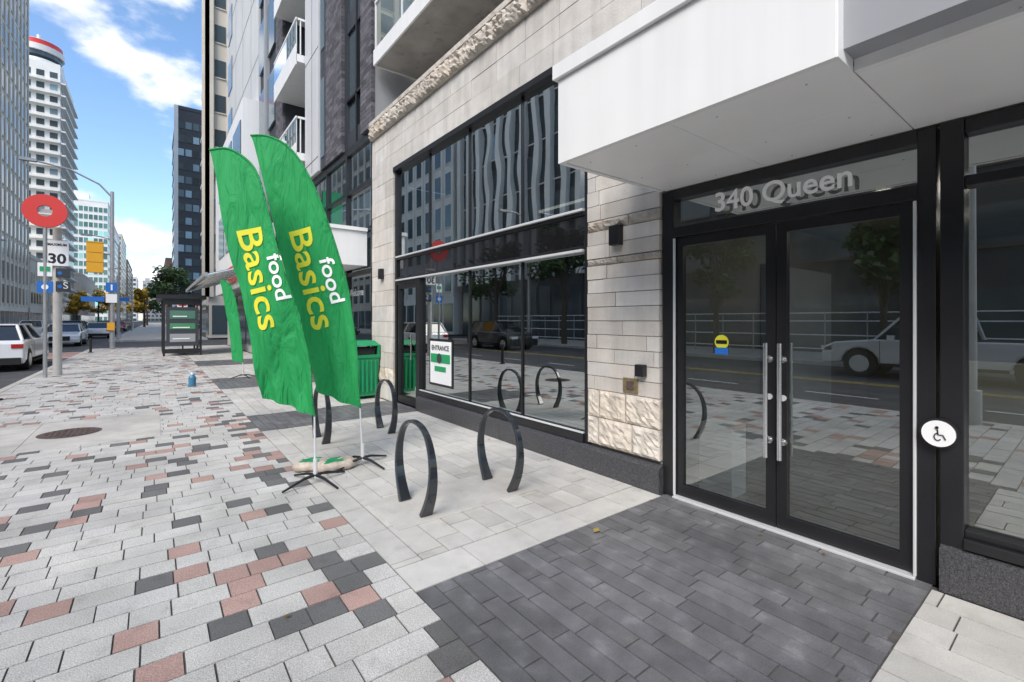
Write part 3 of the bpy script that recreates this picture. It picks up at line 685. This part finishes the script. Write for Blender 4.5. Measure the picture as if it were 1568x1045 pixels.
flag('feather_flag',(1.766,4.89),4.95,(555,712),
 [(387,210),(415,212),(445,228),(470,262),(495,315),(512,370),(527,430),(539,500),(547,560),(551,625)],
 [(387,210),(392,222),(400,250),(410,290),(420,345),(430,400),(446,460),(462,520),(473,570),(482,600)],
 [('Basics','yellow',(443,356),155,e1,e2,.012,.76),('food','whitecol',(489,397),70,e1,e2,.016,.80)],1.7)
flag('feather_flag',(1.9,14.2),12.4,(379,553),
 [(345,405),(352,405),(360,412),(366,430),(370,450),(373,470),(375,490),(376,505),(377,520),(377,530)],
 [(345,405),(346,410),(348,420),(350,438),(352,455),(355,470),(357,488),(359,500),(360,515),(361,527)],
 [],.6)
# sandbags
def sandbag(x,y,rz,k='sandbag'):
    bm=bmesh.new(); bmesh.ops.create_uvsphere(bm,u_segments=28,v_segments=16,radius=1)
    q=random.Random(int(x*100))
    for v in bm.verts:
        c=v.co; sx=abs(c.x)**.6*(1 if c.x>0 else -1); sy=abs(c.y)**.6*(1 if c.y>0 else -1)
        v.co=Vector((sx*.21,sy*.12*(1+.12*math.sin(c.x*7)),max(c.z,-.5)*.06+.032+q.uniform(-.004,.004)+.008*math.sin(c.x*11+c.y*5)))
    me=bpy.data.meshes.new('bag'); bm.to_mesh(me); bm.free(); me.materials.append(M[k]); me.materials.append(M['green'])
    for p in me.polygons:
        p.use_smooth=True
        if abs(p.center.x+.04)<.09 and p.center.z>.02 and abs(p.center.y)<.07: p.material_index=1
    o=bpy.data.objects.new('sandbag',me); COL.objects.link(o); o.location=(x,y,.012); o.rotation_euler=(0,0,rz)
sandbag(1.50,4.92,.1); sandbag(1.32,5.05,-.5)
# ------------------------------------------------------------------ bin
b=MB(); x,y=3.25,9.15; w=.26
b.mesh([(x-w,y-w,.06),(x+w,y-w,.06),(x+w,y+w,.06),(x-w,y+w,.06),(x-w-.03,y-w-.03,.82),(x+w+.03,y-w-.03,.82),(x+w+.03,y+w+.03,.82),(x-w-.03,y+w+.03,.82)],[(0,3,2,1),(0,1,5,4),(1,2,6,5),(2,3,7,6),(3,0,4,7)],'green')
b.box((x-w-.05,y-w-.05,.80),(x+w+.05,y+w+.05,.86),'green')
for sx in(-1,1):
    for sy in(-1,1): b.box((x+sx*(w+.02)-.03,y+sy*(w+.02)-.03,.86),(x+sx*(w+.02)+.03,y+sy*(w+.02)+.03,1.04),'green')
b.box((x-w+.03,y-w+.03,.80),(x+w-.03,y+w-.03,1.0),'rubber')
vs=[(x-w-.06,y-w-.06,1.04),(x+w+.06,y-w-.06,1.04),(x+w+.06,y+w+.06,1.04),(x-w-.06,y+w+.06,1.04),(x-w+.04,y-w+.04,1.14),(x+w-.04,y-w+.04,1.14),(x+w-.04,y+w-.04,1.14),(x-w+.04,y+w-.04,1.14)]
b.mesh(vs,[(0,3,2,1),(4,5,6,7),(0,1,5,4),(1,2,6,5),(2,3,7,6),(3,0,4,7)],'green')
for i in range(6): b.box((x-w+.03+i*.085,y-w-.045,.14),(x-w+.07+i*.085,y-w-.0,.76),'green'); b.box((x-w-.045,y-w+.03+i*.085,.14),(x-w,y-w+.07+i*.085,.76),'green')
b.done('waste_bin',bevel=.012)
b=MB(); b.cyl((.72,13.2,0),(.72,13.2,.20),.075,'bluejug'); b.cyl((.72,13.2,.20),(.72,13.2,.27),.075,'bluejug',r2=.03); b.cyl((.72,13.2,.27),(.72,13.2,.31),.03,'whitecol'); b.done('water_jug')
# ------------------------------------------------------------------ bus shelter
S=empty('bus_shelter'); b=MB()
x0,x1,y0,y1=.35,1.65,24.6,28.6
for xx in(x0,x1):
    for yy in(y0,(y0+y1)/2,y1): b.box((xx-.04,yy-.04,0),(xx+.04,yy+.04,2.45),'black')
b.box((x0-.25,y0-.2,2.45),(x1+.2,y1+.2,2.62),'black'); b.box((x0,y0-.05,.12),(x1,y0+.05,.3),'black'); b.box((x0,y0-.05,2.2),(x1,y0+.05,2.45),'black'); b.box(((x0+x1)/2-.03,y0-.05,.3),((x0+x1)/2+.03,y0+.05,2.2),'black')
b.box((x1-.02,y0,.3),(x1+.0,y1,.36),'black'); b.box((x0+.6,y0+1,.42),(x1-.1,y1-1,.48),'brown'); b.done('frame',S)
b=MB(); b.box((x0+.08,y0-.07,.45),(x1-.08,y0-.052,2.1),'darkbuild'); b.box((x0+.2,y0-.085,1.6),(x1-.2,y0-.072,1.95),'greenglass',(.7,.9,.7)); b.box((x0+.2,y0-.085,1.15),(x1-.2,y0-.072,1.4),'greenglass',(.6,1.2,.6)); b.box((x0+.2,y0-.085,.6),(x1-.2,y0-.072,.95),'greypanel')
b.box((x0+.3,y0-.09,1.68),(x1-.5,y0-.086,1.72),'whitecol'); b.box((x0+.3,y0-.09,1.2),(x1-.4,y0-.086,1.24),'whitecol'); b.box((x0+.3,y0-.09,.72),(x1-.4,y0-.086,.76),'whitecol')
b.box((x1-.012,y0+.05,.4),(x1-.008,y1,2.3),'railglass'); b.box((x0-.01,y0+.05,.4),(x0-.006,y0+2,2.3),'railglass'); b.done('panels',S)
# ------------------------------------------------------------------ signs and poles
S=empty('transit_sign'); b=MB(); px,py=-2.30,17.5
b.cyl((px,py,0),(px,py,4.1),.045,'greypole'); 
def annul(b,c,ri,ro,k,th=.05,n=40):
    vs=[]
    for yy in(-th,th):
        for r in(ri,ro):
            for i in range(n): t=2*math.pi*i/n; vs.append((c[0]+r*math.cos(t),c[1]+yy,c[2]+r*math.sin(t)*1.0))
    fs=[]
    for i in range(n):
        j=(i+1)%n; fs+=[(i,j,n+j,n+i),(2*n+i,3*n+i,3*n+j,2*n+j),(n+i,n+j,3*n+j,3*n+i),(i,2*n+i,2*n+j,j)]
    b.mesh(vs,fs,k)
annul(b,(px,py,4.47),.15,.44,'red'); b.box((px-.14,py-.01,4.42),(px+.14,py+.01,4.52),'concpole')
b.box((px-.14,py-.03,2.72),(px+.14,py-.02,3.08),'whitecol'); b.box((px-.10,py-.04,2.85),(px+.10,py-.031,2.98),'green2'); b.box((px-.16,py-.03,2.28),(px+.16,py-.02,2.58),'blue'); b.cyl((px,py-.04,2.43),(px,py-.031,2.43),.07,'whitecol'); b.done('sign',S)
S=empty('speed_limit_sign'); b=MB(); px,py=-2.12,18.0
b.cyl((px,py,0),(px,py,4.1),.10,'concpole'); b.box((px-.22,py-.13,3.05),(px+.24,py-.115,3.75),'whitecol')
b.box((px-.02,py-.13,2.72),(px+.28,py-.12,2.98),'darkbuild'); b.box((px-.02,py-.13,2.33),(px+.28,py-.12,2.62),'darkbuild'); b.cyl((px+.06,py-.135,2.85),(px+.06,py-.131,2.85),.05,'blue'); b.cyl((px+.06,py-.135,2.48),(px+.06,py-.131,2.48),.05,'blue')
b.done('post',S); add_text('numerals',S,'30','black',.36,lambda a,c,z:(px-.17+a,py-.134,3.12+c),bold=.03); add_text('caption',S,'MAXIMUM','black',.38,lambda a,c,z:(px-.18+a,py-.134,3.60+c*1.2),bold=.03)
add_text('arrow_text',S,'S','whitecol',.10,lambda a,c,z:(px+.13+a,py-.134,2.42+c))
S=empty('traffic_signal'); b=MB(); px,py=-1.72,32.2
b.cyl((px,py,0),(px,py,8.3),.11,'greypole',r2=.08); b.tube([(px,py,8.0),(px-.5,py,8.6),(px-1.6,py,9.15),(px-2.9,py,9.35)],.045,'greypole'); b.box((px-3.4,py-.12,9.28),(px-2.8,py+.12,9.42),'greypole')
b.box((px-1.0,py-.15,4.0),(px-.35,py+.15,5.6),'orange'); 
for i,z in enumerate((5.3,4.8,4.3)): b.cyl((px-.67,py+.15,z),(px-.67,py+.32,z),.17,'orange',cap=False); b.cyl((px-.67,py+.155,z),(px-.67,py+.17,z),.15,'rubber'); b.box((px-1.0,py-.156,z+.22),(px-.35,py-.15,z+.235),'rubber')
b.cyl((px-.4,py,5.0),(px,py,5.0),.04,'greypole')
b.box((px-.25,py-.14,3.0),(px+.2,py-.12,3.5),'blue'); b.box((px-1.2,py-.14,2.5),(px-.3,py-.12,2.75),'blue'); b.box((px-.25,py-.14,2.45),(px+.2,py-.12,2.9),'whitecol'); b.box((px-.05,py-.16,3.1),(px+.02,py-.141,3.4),'whitecol'); b.box((px-.2,py-.17,1.0),(px+.1,py+.12,1.4),'orange')
b.done('signal',S)
S=empty('traffic_signal'); b=MB(); px,py=-2.2,47.5
b.cyl((px,py,0),(px,py,5),.09,'greypole'); b.box((px-.5,py-.15,3.4),(px-.15,py+.15,4.6),'orange'); b.box((px+.1,py-.03,3),(px+.7,py,3.3),'blue')
for z in(4.35,4.0,3.65): b.cyl((px-.32,py-.15,z),(px-.32,py-.25,z),.12,'rubber')
b.done('signal',S)
def lamp(x,y,dx,h=8):
    b=MB(); b.cyl((x,y,0),(x,y,h),.10,'concpole',r2=.06); b.tube([(x,y,h-.2),(x+dx*.3,y,h+.3),(x+dx*1.2,y,h+.55),(x+dx*1.8,y,h+.6)],.04,'greypole'); b.box((x+dx*1.7,y-.13,h+.53),(x+dx*2.4,y+.13,h+.67),'greypole'); b.cyl((x,y,0),(x,y,.5),.15,'concpole'); b.done('street_lamp')
lamp(-2.35,1.3,-1); lamp(-2.35,52,-1); lamp(-12.7,60,1); lamp(-2.35,84,-1); lamp(-12.7,24,1); lamp(-12.7,100,1)
for (x,y) in((-2.4,13.1),(-2.35,29.5)):
    b=MB(); b.cyl((x,y,0),(x,y,.62),.05,'rubber'); b.cyl((x,y,.62),(x,y,.68),.065,'rubber',r2=.03); b.cyl((x,y,0),(x,y,.03),.1,'rubber'); b.done('bollard')
b=MB(); x,y=1.25,30.5; b.cyl((x,y,0),(x,y,2.6),.03,'greypole'); b.box((x-.25,y-.03,2.1),(x+.2,y,2.7),'whitecol'); b.box((x-.2,y-.04,2.3),(x+.15,y-.031,2.6),'red'); b.done('bus_stop_sign')
b=MB(); b.box((3.0,13.6,4.2),(3.55,13.7,5.2),'green'); b.box((3.55,13.62,4.5),(3.62,13.68,4.6),'black'); b.done('store_blade_sign')
# ------------------------------------------------------------------ world / light
el=math.radians(43); az=math.atan2(-.82,-.52)
w=bpy.data.worlds.new('World'); sc.world=w; w.use_nodes=True; N=w.node_tree.nodes; L=w.node_tree.links; bg=N['Background']
sk=N.new('ShaderNodeTexSky'); sk.sky_type='NISHITA'; sk.sun_disc=False; sk.sun_elevation=el; sk.sun_rotation=az; sk.ozone_density=2.0; sk.air_density=1.0; sk.dust_density=.6
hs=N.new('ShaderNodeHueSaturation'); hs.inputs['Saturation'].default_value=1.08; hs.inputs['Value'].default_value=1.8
tc=N.new('ShaderNodeTexCoord'); mp=N.new('ShaderNodeMapping'); mp.inputs['Scale'].default_value=(1,1,1.8); mp.inputs['Location'].default_value=(1.35,.6,.2)
n=N.new('ShaderNodeTexNoise'); n.inputs['Scale'].default_value=6.0; n.inputs['Detail'].default_value=7; n.inputs['Roughness'].default_value=.5
r=N.new('ShaderNodeMapRange'); r.interpolation_type='SMOOTHSTEP'; r.inputs[1].default_value=.50; r.inputs[2].default_value=.63
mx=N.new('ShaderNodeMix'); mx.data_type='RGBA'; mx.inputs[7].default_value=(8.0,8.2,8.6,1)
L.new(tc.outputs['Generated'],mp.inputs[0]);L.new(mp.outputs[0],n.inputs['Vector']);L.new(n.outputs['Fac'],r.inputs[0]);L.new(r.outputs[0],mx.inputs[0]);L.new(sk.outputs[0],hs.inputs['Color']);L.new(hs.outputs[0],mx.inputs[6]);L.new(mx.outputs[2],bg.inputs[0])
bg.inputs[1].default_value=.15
sun=bpy.data.lights.new('sun','SUN'); sun.energy=3.8; sun.angle=math.radians(30); sun.color=(1,.93,.84)
so=bpy.data.objects.new('sun',sun); COL.objects.link(so)
d=Vector((math.sin(az)*math.cos(el),math.cos(az)*math.cos(el),math.sin(el))); so.rotation_euler=d.to_track_quat('Z','Y').to_euler()
sc.view_settings.view_transform='Standard'; sc.view_settings.look='None'; sc.view_settings.exposure=0
cam=bpy.data.cameras.new('camera'); co=bpy.data.objects.new('camera',cam); COL.objects.link(co); co.location=(0,0,H); co.rotation_euler=(math.pi/2,0,-yaw)
cam.lens=709/1568*36; cam.sensor_width=36; cam.shift_y=-.0207; cam.clip_end=3000; cam.clip_start=.05; sc.camera=co
